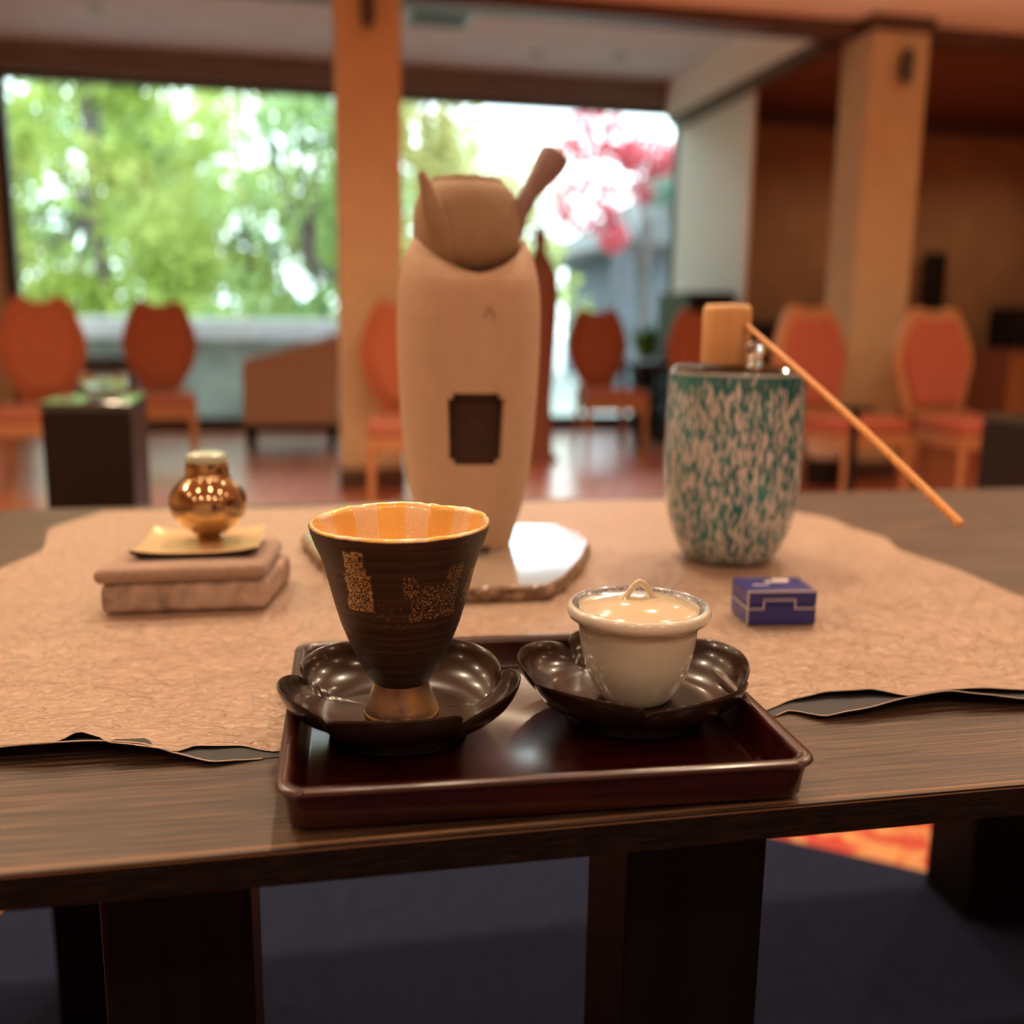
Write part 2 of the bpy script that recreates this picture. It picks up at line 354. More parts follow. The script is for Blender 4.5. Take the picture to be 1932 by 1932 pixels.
# glazing: two big panes with dark frames
def window(name, x0, x1):
    fr = MB().box(x0, x0+.09, 9.02, 9.12, .05, 2.84).box(x1-.09, x1, 9.02, 9.12, .05, 2.84)
    fr.box(x0+.09, x1-.09, 9.02, 9.12, .05, .12).box(x0+.09, x1-.09, 9.02, 9.12, 2.79, 2.84)
    w = struct(fr.build(name, 'frame', smooth=0, bevel=.004))
    MB().box(x0+.09, x1-.09, 9.06, 9.068, .12, 2.79).build('pane', 'pane', w, smooth=0)
window('window_1', -2.35, .55); window('window_2', .55, 3.42)
struct(MB().box(-2.35, 3.42, 8.95, 9.2, 0, .05).build('trim_6', 'dark_wood', smooth=0))
(MB().prism([(-.90, .35), (-.524, 1.678), (-.47, 1.93), (.56, 1.93), (1.137, 1.489), (2.3, .62), (2.3, -.6), (-.9, -.6)], .0, .006).build('floor_patch', 'mat', smooth=0))  # thin flat navy polygon laid on the carpet
tag(D.objects['floor_patch'], 'flat dark navy area on the red carpet under the table', 'mat')

# pillars
def pillar(x0, x1, label):
    p = empty('pillar', ((x0+x1)/2, 6.03, 0)); tag(p, label, 'pillar', 'square pillars of the hall'); w = (x1-x0)/2
    MB().box(-w, w, -.18, .18, 0, 2.80).build('shaft', 'plaster', p, smooth=0, bevel=.012)
    MB().box(-w-.01, w+.01, -.19, .19, 0, .13).build('base', 'dark_wood', p, smooth=0, bevel=.004)
    MB().box(-w-.02, w+.02, -.2, .2, 2.71, 2.80).build('capital', 'dark_wood' if x0 > 2 else 'plaster', p, smooth=0, bevel=.004)
    return p
pillar(.205, .56, 'tan plaster pillar rising left of the clay kettle, between the two window panes')
pillar(3.36, 3.74, 'tan plaster pillar on the right with its left side lit pale by daylight')
def spot_fixture(x, z, label):
    e = empty('wall_spotlight', (x, 5.84, z)); tag(e, label, 'wall lamp', 'dark wall lamps on the pillars')
    MB().lathe([(.001, -.09), (.032, -.088), (.038, -.03), (.036, .08), (.022, .10), (.001, .101)], 24, (0, -.05, 0)).build('housing', 'frame', e)
    MB().box(-.015, .015, -.03, .01, -.02, .04).build('bracket', 'frame', e, smooth=0)
spot_fixture(.375, 2.60, 'small dark lamp high on the left pillar')
spot_fixture(3.56, 2.50, 'small dark lamp high on the right pillar')
# far ceiling fittings
v = empty('ceiling_vent', (.98, 7.45, ZF)); tag(v, 'dark grey air vent in the pale ceiling right of the left pillar', 'vent')
MB().box(-.22, .22, -.24, .24, -.02, 0).build('vent_frame', 'steel', v, smooth=0)
sl = MB()
for i in range(9): sl.box(-.19, .19, -.2+i*.047, -.175+i*.047, -.034, -.02)
sl.build('slats', 'frame', v, smooth=0)
for x, y, l in ((1.87, 8.3, 'small dark round ceiling fitting, left one of the pair right of the vent'), (2.52, 8.2, 'small dark round ceiling fitting nearest the right corner of the pale ceiling'), (-1.35, 7.9, 'small dark round ceiling fitting at the upper left of the photo')):
    tag(MB().lathe([(.001, -.02), (.05, -.02), (.06, -.008), (.06, 0)], 32).build('ceiling_fitting', 'steel', loc=(x, y, ZF)), l, 'ceiling fitting', 'unlit fittings in the pale ceiling')

# warm downlights of the near ceiling (above the table)
def downlight(x, y, w=LAMP_W):
    e = empty('ceiling_downlight', (x, y, ZN)); tag(e, 'round warm downlight recessed in the near ceiling, out of frame above the table', 'ceiling light', 'warm downlights over the table')
    MB().lathe([(.075, -.004), (.075, .0), (.055, .0), (.055, -.004)], 32, cap=False).build('lamp_ring', 'steel', e)
    MB().lathe([(.001, -.003), (.05, -.003)], 24, cap=False).build('diffuser', 'diffuser', e)
    l = D.lights.new('downlight_lamp', 'SPOT'); l.energy = w; l.color = LAMP_C; l.shadow_soft_size = .05; l.spot_size = R_(150); l.spot_blend = .8
    o = D.objects.new('downlight_lamp', l); COL.objects.link(o); o.parent = e; o.location = (0, 0, -.06)
    return e
for y in (-1.4, .3, 1.7, 2.7, 4.2):
    for x in (-2.2, -.9, .2, 1.2, 2.4, 4.4):
        downlight(x, y, LAMP_W*(1.4 if y in (1.7, 2.7) else .6 if y > 3 else .8 if y < 0 else .3))

for x in (4.4, 5.9):
    downlight(x, 7.2, LAMP_W*.8).location.z = 2.76  # unseen pair added here to brighten the brown alcove wall

# made-up uplighters, added outside the frame to brighten the near ceiling
def uplighter(x, y, label):
    e = empty('added_uplighter', (x, y, 0)); tag(e, label, 'added lamp', 'uplighters added to brighten the near ceiling')
    MB().lathe([(.001, 0), (.14, 0), (.14, .015), (.02, .03), (.001, .03)], 32).build('base', 'frame', e)
    MB().tube([(0, 0, .02), (0, 0, 1.68)], .014, 12).build('pole', 'frame', e)
    MB().lathe([(.02, 1.66), (.06, 1.68), (.17, 1.80), (.165, 1.80), (.055, 1.69), (.001, 1.685)], 40, cap=False).build('lamp_shade', 'steel', e)
    l = D.lights.new('added_uplight_lamp', 'SPOT'); l.energy = 75; l.color = LAMP_C; l.shadow_soft_size = .06; l.spot_size = R_(165); l.spot_blend = .9
    o = D.objects.new('added_uplight_lamp', l); COL.objects.link(o); o.parent = e; o.location = (0, 0, 1.82); o.rotation_euler = (pi, 0, 0)
uplighter(3.9, 3.7, 'added uplighter right of the table, unseen outside the frame')
uplighter(-2.2, 3.7, 'added uplighter left of the table, unseen outside the frame')

# ------------------------------------------------------------------ garden
struct(MB().box(-14, 20, 9.2, 60, -.15, -.05).build('ground', 'paving', smooth=0))
lw = empty('garden_wall', (0, 10.6, -.05)); tag(lw, 'low garden wall with a white coping outside the window', 'wall')
MB().box(-4, 2.35, -.12, .12, 0, .80).build('wall_body', 'garden_wall', lw, smooth=0)
MB().box(-4, 2.4, -.2, .16, .80, 1.0).build('coping', 'coping', lw, smooth=0, bevel=.015)
tag(MB().box(-.3, .3, -.2, .2, 0, .66).build('planter_box', 'black', loc=(-1.85, 10.1, -.05), smooth=0, bevel=.02), 'dark planter box outside, seen between the two leftmost chairs', 'planter')
def leaves(mb, c, r, n, size, flat=1.0):
    for i in range(n):
        while True:
            p = Vector((random.uniform(-1, 1), random.uniform(-1, 1), random.uniform(-1, 1)))
            if .3 < p.length < 1: break
        q = Vector(c)+Vector((p.x*r[0], p.y*r[1], p.z*r[2]))
        a = Vector((random.gauss(0, 1), random.gauss(0, 1), random.gauss(0, .7))).normalized(); b = a.orthogonal().normalized()
        s = size*random.uniform(.6, 1.3); h = s*.5
        mb.add([q-a*s, q-b*h, q+a*s, q+b*h], [(0, 1, 2, 3)])
def tree(name, label, loc, blobs, mat, size=.10, trunk=.12, lean=.3, group='trees beyond the window'):
    e = empty(name, loc); tag(e, label, 'tree', group)
    mb = MB()
    for (c, r, n) in blobs: leaves(mb, c, r, n, size)
    mb.build('foliage', mat, e, smooth=0)
    top = max(b[0][2] for b in blobs); tb = MB(); pts = []
    for i in range(7):
        t = i/6; pts.append((lean*t*t+.12*sin(5*t), .1*sin(7*t), top*t))
    tb.tube(pts, [trunk*(1-.6*i/6) for i in range(7)], 10)
    for (c, r, n) in blobs[:5]:
        a = pts[3]; tb.tube([a, ((a[0]+c[0])/2, (a[1]+c[1])/2, (a[2]+c[2])/2+.1), c], [trunk*.45, trunk*.3, trunk*.1], 6)
    tb.build('trunk', 'bark', e); return e
def blobs(n, w, z0, z1, cnt, r=(.55, .5, .45)):
    return [((random.uniform(-w, w), random.uniform(-.3, .3), random.uniform(z0, z1)), tuple(k*random.uniform(.7, 1.4) for k in r), cnt) for i in range(n)]
tree('leafy_tree', 'lime green tree filling the left end of the window view', (-2.7, 14.2, 0), blobs(34, 1.9, .8, 4.4, 300), 'leaf_lime', .09)
tree('leafy_tree', 'lime green tree above the second chair from the left', (-.9, 16.2, 0), blobs(26, 1.4, .7, 4.6, 230), 'leaf_lime', .09, .07, .2)
tree('leafy_tree', 'fresh green tree with a grey leaning trunk left of the left pillar', (.15, 12.2, 0), blobs(15, .95, .6, 3.7, 170), 'leaf_mid', .085, .10, -.45)
tree('leafy_tree', 'sparse yellow green tree between the left pillar and the clay kettle', (1.75, 14.4, 0), blobs(20, .62, 1.3, 4.4, 210), 'leaf_yellow', .09, .07, .1)
tree('hedge_tree', 'darker green growth low behind the wall, left of the left pillar', (-.3, 18.0, 0), blobs(12, 2.2, .4, 2.2, 190), 'leaf_teal', .11, .08, .1)
tree('leafy_tree', 'dense green tree standing furthest back on the left', (-3.8, 21.0, 0), blobs(20, 2.4, .8, 5.2, 260, (.9, .7, .8)), 'leaf_mid', .14, .15, .2)
tree('leafy_tree', 'pale green tree further back, right of the left pillar', (2.2, 23.2, 0), blobs(20, 1.3, 1.2, 4.8, 220, (.7, .5, .6)), 'leaf_mid', .12, .09, .1)
tree('leafy_tree', 'soft green tree far behind the red maple', (5.4, 25.5, 0), blobs(12, 1.5, 2.0, 3.6, 150, (.7, .5, .5)), 'leaf_lime', .12, .09, .1)
tree('maple_tree', 'red leaved maple right of the clay handle, above the grey roof', (4.3, 12.9, 0), [((-.60, 0, 3.25), (.6, .4, .35), 380), ((.1, 0, 3.05), (.55, .4, .25), 420), ((-.75, 0, 2.5), (.5, .4, .42), 360), ((.65, 0, 3.0), (.45, .4, .25), 320), ((.2, 0, 2.65), (.4, .4, .2), 260), ((-.35, 0, 2.05), (.2, .2, .2), 120)], 'leaf_red', .08, .05, .1)
tree('leafy_tree', 'small blue green tree behind the red maple', (4.25, 11.4, 0), [((-.15, 0, 2.45), (.22, .2, .18), 90), ((.35, 0, 2.5), (.25, .2, .15), 90)], 'leaf_teal', .07, .03, .05)
tree('bush', 'pale green shrub below the maple, right of the clay kettle', (2.75, 12.6, 0), blobs(6, .45, .5, 1.7, 80), 'leaf_lime', .08, .04, .1)
tree('leafy_tree', 'loose yellow green tree left of the red maple', (3.45, 16.6, 0), blobs(8, .45, 2.2, 3.4, 110), 'leaf_yellow', .09, .05, .1)
hs = empty('neighbouring_house', (7.4, 15.5, -.05)); tag(hs, 'pale rendered house with dark grey roof beyond the right end of the window', 'building')
MB().box(-2.35, 3, -1, 4, 0, 2.1).build('wall', 'render_grey', hs, smooth=0)
rf = MB(); rf.add([(-2.95, -1.5, 2.0), (3.6, -1.5, 2.0), (3.6, 4.5, 2.0), (-2.95, 4.5, 2.0), (-.2, 1.5, 4.1), (1.4, 1.5, 4.1), (-2.95, -1.5, 2.13), (3.6, -1.5, 2.13), (3.6, 4.5, 2.13), (-2.95, 4.5, 2.13)],
       [(0, 3, 2, 1), (0, 1, 7, 6), (1, 2, 8, 7), (2, 3, 9, 8), (3, 0, 6, 9), (6, 7, 5, 4), (7, 8, 5), (8, 9, 4, 5), (9, 6, 4)])
rf.build('roof', 'roof', hs, smooth=0)
MB().box(-1.6, -.9, -1.04, -.98, .9, 1.7).build('house_window', 'frame', hs, smooth=0)
tag(MB().box(-.14, .14, -.12, .12, 0, 2.0).build('gate_post', 'render_grey', loc=(4.32, 13.6, -.05), smooth=0, bevel=.02), 'pale grey post outside, left of the white side wall', 'post')

# ------------------------------------------------------------------ hall furniture
def chair(frame, fab, seatm, wide=False):
    e = empty('dining_chair')
    def outline(s, dz=0):
        P = [(.11, .47), (.15, .54), (.215, .66), (.245, .78), (.235, .88), (.20, .98), (.165, 1.06), (.13, 1.095), (.085, 1.09), (.04, 1.065)]
        if wide: P = [(.20, .46), (.215, .54), (.25, .66), (.285, .78), (.27, .88), (.23, .98), (.19, 1.06), (.15, 1.10), (.09, 1.10), (.04, 1.085)]
        pts = [(x*s, .78+(z-.78)*s) for x, z in P]
        return pts+[(-x, z) for x, z in reversed(pts)]
    MB().prism(outline(.80), -.045, .02, 'y').build('backrest', fab, e, (0, .24, 0), (R_(-7), 0, 0), 50, .015, 3)
    MB().prism(outline(1.0), -.02, .03, 'y').build('back_frame', frame, e, (0, .245, 0), (R_(-7), 0, 0), 50, .012, 2)
    MB().prism([(-.25, -.25), (.25, -.25), (.21, .2), (-.21, .2)], .40, .48).build('seat', seatm, e, bevel=.03, seg=3)
    MB().prism([(-.245, -.245), (.245, -.245), (.20, .2), (-.20, .2)], .33, .40).build('seat_frame', frame, e, bevel=.006)
    for sx in (-1, 1):
        MB().tube([(sx*.225, -.225, 0), (sx*.22, -.22, .34)], [.016, .024], 8).build('leg', frame, e)
        MB().tube([(sx*.20, .22, 0), (sx*.185, .19, .34), (sx*.17, .20, .50)], [.016, .022, .018], 8).build('leg', frame, e)
    return e
ch1 = chair('orange_fabric', 'orange_fabric', 'seat_pink')
ch2 = chair('chair_wood', 'coral_fabric', 'coral_fabric', True)
# the wooden parts of the orange chairs
for c in ch1.children:
    if c.name.startswith(('leg', 'seat_frame')): c.data.materials[0] = M['chair_wood']
G = 'orange upholstered chairs standing about the hall'
def put(src, x, y, rz, label, first):
    o = src if first else copy_tree(src)
    o.location = (x, y, 0); o.rotation_euler = (0, 0, R_(rz)); tag(o, label, 'chair', G)
put(ch1, -1.46, 6.1, 8, 'burnt orange chair at the left edge, behind the black pedestal', True)
put(ch1, -.94, 7.0, 4, 'burnt orange chair second from the left, above the gold vase', False)
put(ch1, .545, 5.3, 0, 'burnt orange chair in front of the left pillar, half hidden by the clay stove', False)
put(ch1, 2.27, 7.40, 0, 'burnt orange chair by the window, between the clay stove and the teal jar', False)
put(ch1, 2.82, 6.65, 0, 'burnt orange chair mostly hidden behind the bamboo ladle cup', False)
put(ch2, 3.03, 5.22, 15, 'coral chair behind the bamboo ladle handle, in front of the right pillar', True)
put(ch2, 3.71, 5.1, 6, 'large coral chair with honey wood frame right of the right pillar', False)
# tan armchair seen from the side
a = empty('armchair', (-.10, 7.9, 0)); tag(a, 'tan armchair seen from the side, left of the left pillar below the window', 'armchair')
MB().prism([(-.34, .20), (.34, .20), (.36, .84), (.30, .84), (-.34, .66)], -.33, -.25, 'y').build('side_panel', 'tan', a, bevel=.02, smooth=50)
MB().prism([(-.34, .20), (.34, .20), (.36, .84), (.30, .84), (-.34, .66)], .25, .33, 'y').build('side_panel', 'tan', a, bevel=.02, smooth=50)
MB().prism([(-.32, .2), (.30, .2), (.30, .44), (-.32, .44)], -.25, .25, 'y').build('seat', 'tan', a, bevel=.02)
MB().prism([(.20, .44), (.33, .44), (.37, .86), (.28, .86)], -.25, .25, 'y').build('backrest', 'tan', a, bevel=.02)
MB().box(-.34, .34, -.32, .32, .16, .20).build('base_frame', 'black_wood', a)
for sx in (-.30, .30):
    for sy in (-.28, .28): MB().tube([(sx, sy, 0), (sx, sy, .16)], .025, 8).build('leg', 'black_wood', a)
# pedestals behind the table
def pedestal(x0, x1, y0, y1, z, label):
    e = empty('pedestal', ((x0+x1)/2, (y0+y1)/2, 0)); tag(e, label, 'pedestal', 'black box pedestals behind the table')
    w = (x1-x0)/2; d = (y1-y0)/2
    MB().box(-w, w, -d, d, 0, z-.02).build('body', 'black', e, smooth=0, bevel=.003)
    MB().box(-w-.002, w+.002, -d-.002, d+.002, z-.018, z).build('top', 'green_top', e, smooth=0, bevel=.002)
pedestal(-.623, -.418, 2.6, 2.86, .784, 'black box pedestal on the left, behind the gold vase')
pedestal(2.13, 2.4, 2.6, 2.86, .725, 'black box pedestal at the right edge of the photo')
gb = MB().lathe([(.03, 0), (.05, .006), (.062, .03), (.058, .062), (.055, .062), (.058, .03), (.046, .010), (.001, .008)], 40, cap=False)
tag(gb.build('glass_bowl', 'crystal', loc=(-.50, 2.73, .785)), 'small clear glass bowl on the left black pedestal', 'bowl')
# brown post shaped stand behind the stove
tag(MB().lathe([(.16, 0), (.16, .03), (.12, .05), (.10, .4), (.13, .9), (.14, 1.15), (.13, 1.3), (.07, 1.42), (.04, 1.47), (.05, 1.56), (.03, 1.63), (.001, 1.64)], 32).build('wooden_stand', 'post_wood', loc=(1.62, 7.0, 0)),
    'tall reddish brown bottle shaped stand close behind the right side of the clay stove', 'stand')
# dark things at the right
cb = empty('cabinet', (3.09, 7.80, 0)); tag(cb, 'tall black cabinet below the white side wall, behind the ladle cup', 'cabinet')
MB().box(-.19, .19, -.35, .35, .06, 1.22).build('body', 'black', cb, smooth=0, bevel=.006)
MB().box(-.17, .17, -.365, -.35, .10, 1.18).build('door', 'black', cb, smooth=0, bevel=.003)
MB().box(-.16, .16, -.3, .3, 0, .06).build('plinth', 'black_wood', cb, smooth=0)
sb = empty('low_table', (2.74, 7.70, 0)); tag(sb, 'low black side table left of the teal jar, near the window', 'table')
MB().box(-.22, .14, -.25, .25, .62, .68).build('tabletop', 'black', sb, smooth=0, bevel=.005)
for sx in (-.19, .11):
    for sy in (-.22, .22): MB().box(sx-.02, sx+.02, sy-.02, sy+.02, 0, .62).build('leg', 'black', sb, smooth=0)
MB().box(-.20, .12, -.23, .23, .40, .43).build('shelf', 'black', sb, smooth=0)
pp = empty('potted_plant', (2.98, 8.58, 0)); tag(pp, 'green potted plant by the right end of the window', 'plant')
MB().lathe([(.10, 0), (.12, .02), (.15, .60), (.16, .62), (.14, .62), (.13, .56), (.001, .55)], 32, cap=False).build('pot', 'black', pp)
pl = MB()
for i in range(70):
    an = random.uniform(0, 2*pi); ln = random.uniform(.30, .50); el = random.uniform(.95, 1.5)
    d = Vector((cos(an)*cos(el), sin(an)*cos(el), sin(el))); sd = Vector((-sin(an), cos(an), 0))*.025
    p0 = Vector((0, 0, .6)); p1 = p0+d*ln*.6; p2 = p0+d*ln+Vector((0, 0, -.08))
    pl.add([p0-sd*.3, p0+sd*.3, p1+sd, p1-sd, p2], [(0, 1, 2, 3), (3, 2, 4)])
pl.build('foliage', 'leaf_green', pp, smooth=0)
sd_ = empty('sideboard', (4.1, 8.0, 0)); tag(sd_, 'low black sideboard against the brown wall, left of the right pillar', 'sideboard')
MB().box(-.55, .45, -.2, .2, .08, 1.0).build('body', 'black', sd_, smooth=0, bevel=.006)
for k in (-.52, -.03): MB().box(k, k+.45, -.215, -.2, .12, .95).build('door', 'black', sd_, smooth=0, bevel=.003)
MB().box(-.5, .4, -.17, .17, 0, .08).build('plinth', 'black_wood', sd_, smooth=0)
tag(MB().box(-.10, .10, -.03, .03, 0, 1.62).build('panel', 'black', loc=(5.47, 8.2, 0), smooth=0, bevel=.005), 'narrow dark upright panel on the brown wall right of the right pillar', 'panel')
rc = empty('cabinet', (6.1, 7.6, 0)); tag(rc, 'brown wooden cabinet at the right edge with a black box on top', 'cabinet')
MB().box(-.45, .45, -.25, .25, 0, .80).build('body', 'post_wood', rc, smooth=0, bevel=.006)
for k in (-.43, .01): MB().box(k, k+.42, -.262, -.25, .05, .76).build('door', 'chair_wood', rc, smooth=0, bevel=.003)
tag(MB().box(-.34, .34, -.2, .2, 0, .35).build('black_box', 'black', loc=(6.1, 7.6, .802), smooth=0, bevel=.02), 'black box standing on the brown cabinet at the right edge', 'box')
tb = empty('side_table', (2.69, 4.58, 0)); tag(tb, 'small black side table on one thin leg, in front of the right coral chairs', 'table')
MB().lathe([(.001, .57), (.085, .57), (.09, .58), (.09, .595), (.001, .595)], 40).build('tabletop', 'black', tb)
MB().tube([(0, 0, .01), (0, 0, .572)], .022, 12).build('leg', 'black', tb)
MB().lathe([(.001, 0), (.12, 0), (.12, .012), (.001, .02)], 32).build('foot', 'black', tb)
tag(MB().lathe([(.001, 0), (.08, 0), (.11, .04), (.12, .12), (.10, .20), (.05, .23), (.001, .235)], 40).build('white_pot', 'white_wall', loc=(3.17, 5.72, .17)), 'white rounded pot on a dark base under the coral chair', 'pot')
tag(MB().lathe([(.001, 0), (.10, 0), (.11, .03), (.10, .168), (.001, .168)], 32).build('pot_base', 'black', loc=(3.17, 5.72, 0)), 'dark round base under the white pot', 'base')

# ------------------------------------------------------------------ the table
TZ = .72
t = empty('display_table', (.42, 1.03, 0)); tag(t, 'long low dark oak table carrying the tea utensils', 'table')
MB().box(-1.55, 1.65, -.5235, .50, TZ-.021, TZ).build('tabletop', 'oak', t, smooth=0, bevel=.0005, seg=2)
top_ = D.objects['tabletop'] if 0 else t.children[0]
MB().prism([(-.52365, TZ-.0016), (-.5200, TZ+.0003), (-.5180, TZ+.0003), (-.5200, TZ-.0022), (-.52365, TZ-.0022)], -1.55, 1.65, 'x').build('front_edge_highlight', 'edge_highlight', t, smooth=0)
top_.data.materials.append(M['edge_black'])
for p in top_.data.polygons:
    if abs(p.normal.z) < .5: p.material_index = 1
for (x0, x1, y0, y1) in ((-.136, -.042, .62, .72), (.216, .322, .62, .72)):
    MB().box(x0-.42, x1-.42, y0-1.03, y1-1.03, 0, TZ-.021).build('leg', 'black_wood', t, smooth=0, bevel=.004)
for (x0, x1) in ((-.36, -.25), (1.08, 1.24)):
    MB().box(x0-.42, x1-.42, 1.36-1.03, 1.48-1.03, 0, TZ-.021).build('leg', 'black_wood', t, smooth=0, bevel=.004)
MB().box(-.30-.42, 1.06-.42, 1.40-1.03, 1.44-1.03, TZ-.10, TZ-.021).build('apron', 'black_wood', t, smooth=0)

# cloth
UP = [(-.34, .662), (-.1924, .6447), (-.1728, .6406), (-.1585, .6389), (-.149, .654), (-.1363, .6459), (-.1264, .6351), (-.0854, .6265), (-.0737, .6388), (-.0474, .6412), (-.0252, .6306), (.1461, .6342), (.3215, .6422), (.3522, .6534), (.3787, .6546), (.4094, .6474), (.4284, .6256), (.4637, .6296), (.5029, .6343), (.5303, .6332), (.60, .628), (.66, .64), (.72, .65)]
LO = [(-.34, .665), (-.1937, .6445), (-.1612, .6404), (-.1355, .6401), (-.1097, .6375), (-.0858, .6262), (-.0622, .6173), (-.0463, .6202), (-.0251, .6232), (.1447, .6278), (.3202, .6304), (.3402, .6374), (.3594, .6189), (.3886, .6191), (.4284, .6250), (.4636, .629), (.4852, .622), (.5169, .6156), (.60, .62), (.66, .632), (.72, .652)]
XL = [(.62, -.35), (.9, -.335), (1.16, -.333), (1.25, -.309), (1.38, -.33), (1.50, -.283)]
XR = [(.62, .73), (.886, .731), (1.01, .737), (1.11, .728), (1.18, .75), (1.25, .739), (1.31, .745), (1.354, .718), (1.50, .70)]
def lift(x, d):
    k = min(1, max(0, (-.035-x)/.06))+min(1, max(0, (x-.325)/.05))
    return k*(.009+.0035*sin(x*31))*math.exp(-max(0, d)/.035)
def sheet(edge, z, nx=260, ny=90, rip=.0006):
    mb = MB(); vs = []
    for j in range(ny+1):
        tt = (j/ny)**1.6; yb = 1.495
        for i in range(nx+1):
            s = i/nx; x0 = -.35+s*1.08; yf = lerpc(edge, x0); y = yf+(yb+.006*sin(x0*19)-yf)*tt
            xl = lerpc(XL, y); xr = lerpc(XR, y); x = xl+(xr-xl)*s
            q = mnoise.noise(Vector((x*14, y*14, 0)))
            vs.append((x, y, z+lift(x, y-yf)+rip*(q+.6)*.5))
    f = [(j*(nx+1)+i, j*(nx+1)+i+1, (j+1)*(nx+1)+i+1, (j+1)*(nx+1)+i) for j in range(ny) for i in range(nx)]
    return mb.add(vs, f)
cl = empty('table_sheet', (0, 0, 0)); cl.location = (0, 0, 0)
tag(cl, 'crinkled gold beige sheet with wavy edges spread over the dark table', 'table cloth')
sheet(UP, TZ+.0013).build('top_layer', 'cloth', cl, smooth=180)
sheet(LO, TZ+.0004, 260, 60).build('backing', 'backing', cl, smooth=180)
ed = MB(); pts = [(x, lerpc(LO, x), TZ+.0006+lift(x, 0)+.0002) for x in [-.34+i*.004 for i in range(264)]]
ed.tube([p for p in pts if p[0] < -.03], .0004, 6); ed.tube([p for p in pts if p[0] > .325], .0003, 6)
ed.build('cut_edge', 'pale_edge', cl)

# ------------------------------------------------------------------ tray
TB = TZ+.0026
tr = empty('serving_tray', (.1403, .6380, TB), R_(-2.3)); tag(tr, 'dark red lacquer tray holding the two flower saucers', 'tray')
def rrect(w, d, r, z, k=8):
    o = []
    for cx, cy, a0 in ((w-r, d-r, 0), (-w+r, d-r, 90), (-w+r, -d+r, 180), (w-r, -d+r, 270)):
        for i in range(k+1):
            a = R_(a0+90*i/k); o.append((cx+r*cos(a), cy+r*sin(a), z))
    return o
def loft(rings, cap0=True, cap1=True):
    v = [p for r in rings for p in r]; k = len(rings[0]); f = []
    for i in range(len(rings)-1):
        for j in range(k): f.append((i*k+j, i*k+(j+1) % k, (i+1)*k+(j+1) % k, (i+1)*k+j))
    if cap0: f.append(tuple(range(k))[::-1])
    if cap1: f.append(tuple((len(rings)-1)*k+j for j in range(k)))
    return MB().add(v, f)
w, d = .1570, .1300
P = [(.0085, 0, .010), (.006, .002, .012), (.0045, .014, .013), (.0030, .0205, .014), (.0008, .0215, .016), (.0, .0232, .016), (.0006, .0248, .016), (.003, .0258, .014), (.0065, .0255, .012), (.0092, .0240, .010), (.0100, .0215, .010), (.0125, .0040, .009)]
P2 = P+[(.0140, .0025, .008)]
loft([rrect(w-i, d-i, r, z) for i, z, r in P2]).build('body', 'lacquer_red', tr, smooth=45)

# ------------------------------------------------------------------ flower saucers
def saucer(loc, R, rz, label, h=.022):
    e = empty('flower_saucer', loc, rz); tag(e, label, 'saucer', 'lacquer flower saucers on the tray')
    seg = 240; np_ = 5
    def fn(th):
        u = (th/(2*pi/np_)) % 1.0; return u
    # (radius fraction, height) from outside foot-top, out to the rim, back inside to the floor
    prof = [(.50, .0100), (.62, .0105), (.74, .0135), (.84, .0180), (.92, .0242), (.97, .0306), (.995, .0362), (1.0, .0387), (.992, .0395), (.978, .0389), (.955, .0330), (.90, .0262), (.82, .0205), (.72, .0160), (.62, .0138), (.52, .0132), (.30, .0130), (.02, .0130)]
    v = []; f = []
    for (rf, z) in prof:
        k = max(0, min(1, (rf-.52)/.42)); k = k*k*(3-2*k)
        for j in range(seg):
            th = 2*pi*j/seg; sw = th+.30*(1-rf)
            u = fn(sw); s = sin(pi*u)
            lobe = abs(s)**.5
            asym = (u-.5)*.035
            notch = math.exp(-(min(u, 1-u)/.035)**2)
            rr = R*rf*(1-k*(.115*(1-lobe)) + k*asym - k*.012*notch)
            zz = .0085+(z-.0085)*(1 - k*.30*(1-lobe)-k*.05*notch) + k*(u-.5)*.0050 - (.0009*notch*k)
            v.append((rr*cos(th), rr*sin(th), zz))
    K = len(prof)
    for i in range(K-1):
        for j in range(seg):
            b = (j+1) % seg; f.append((i*seg+j, i*seg+b, (i+1)*seg+b, (i+1)*seg+j))
    f.append(tuple(range(seg))[::-1]); f.append(tuple((K-1)*seg+j for j in range(seg)))
    MB().add(v, f).build('dish', 'lacquer_black', e, smooth=60)
    MB().lathe([(R*.56, 0), (R*.57, .001), (R*.545, .0055), (R*.54, .0112), (R*.50, .0112), (R*.51, .001), (R*.52, 0)], 96, cap=False).build('foot_ring', 'lacquer_foot', e)
    return e
SZ = TB+.0026
saucer((.0585, .645, SZ), .0815, R_(9), 'left dark lacquer flower saucer under the gold flecked cup')
saucer((.2235, .645, SZ), .0835, R_(-30), 'right dark lacquer flower saucer under the white lidded cup')

# ------------------------------------------------------------------ flared cup
CZ = SZ+.0134
c = empty('flared_cup', (.0590, .642, CZ)); tag(c, 'tall flared dark cup with gold dust patches and gold lining', 'cup')
def wob(r, z, a, i):
    k = max(0, min(1, (z-.03)/.1)); q = mnoise.noise(Vector((cos(a)*1.6, sin(a)*1.6, z*18)))
    q2 = mnoise.noise(Vector((cos(a)*9, sin(a)*9, z*60)))
    e = max(0, (z-.118)/.012)
    return r*(1+.012*q*k)+.0005*q2*k, z+e*(.0005*q2+.0008*q)+.0012*k*sin(a+.6)
outer = [(.0150, .0200), (.0190, .0235), (.0235, .030), (.0275, .037), (.0308, .044), (.0350, .054), (.0390, .0645), (.0425, .076), (.0455, .088), (.0485, .100), (.0515, .110), (.0548, .118), (.0570, .1245), (.0580, .1285), (.0582, .1302)]
MB().lathe(outer, 160, fr=wob, cap=False).build('body', 'glaze_dark', c, smooth=60)
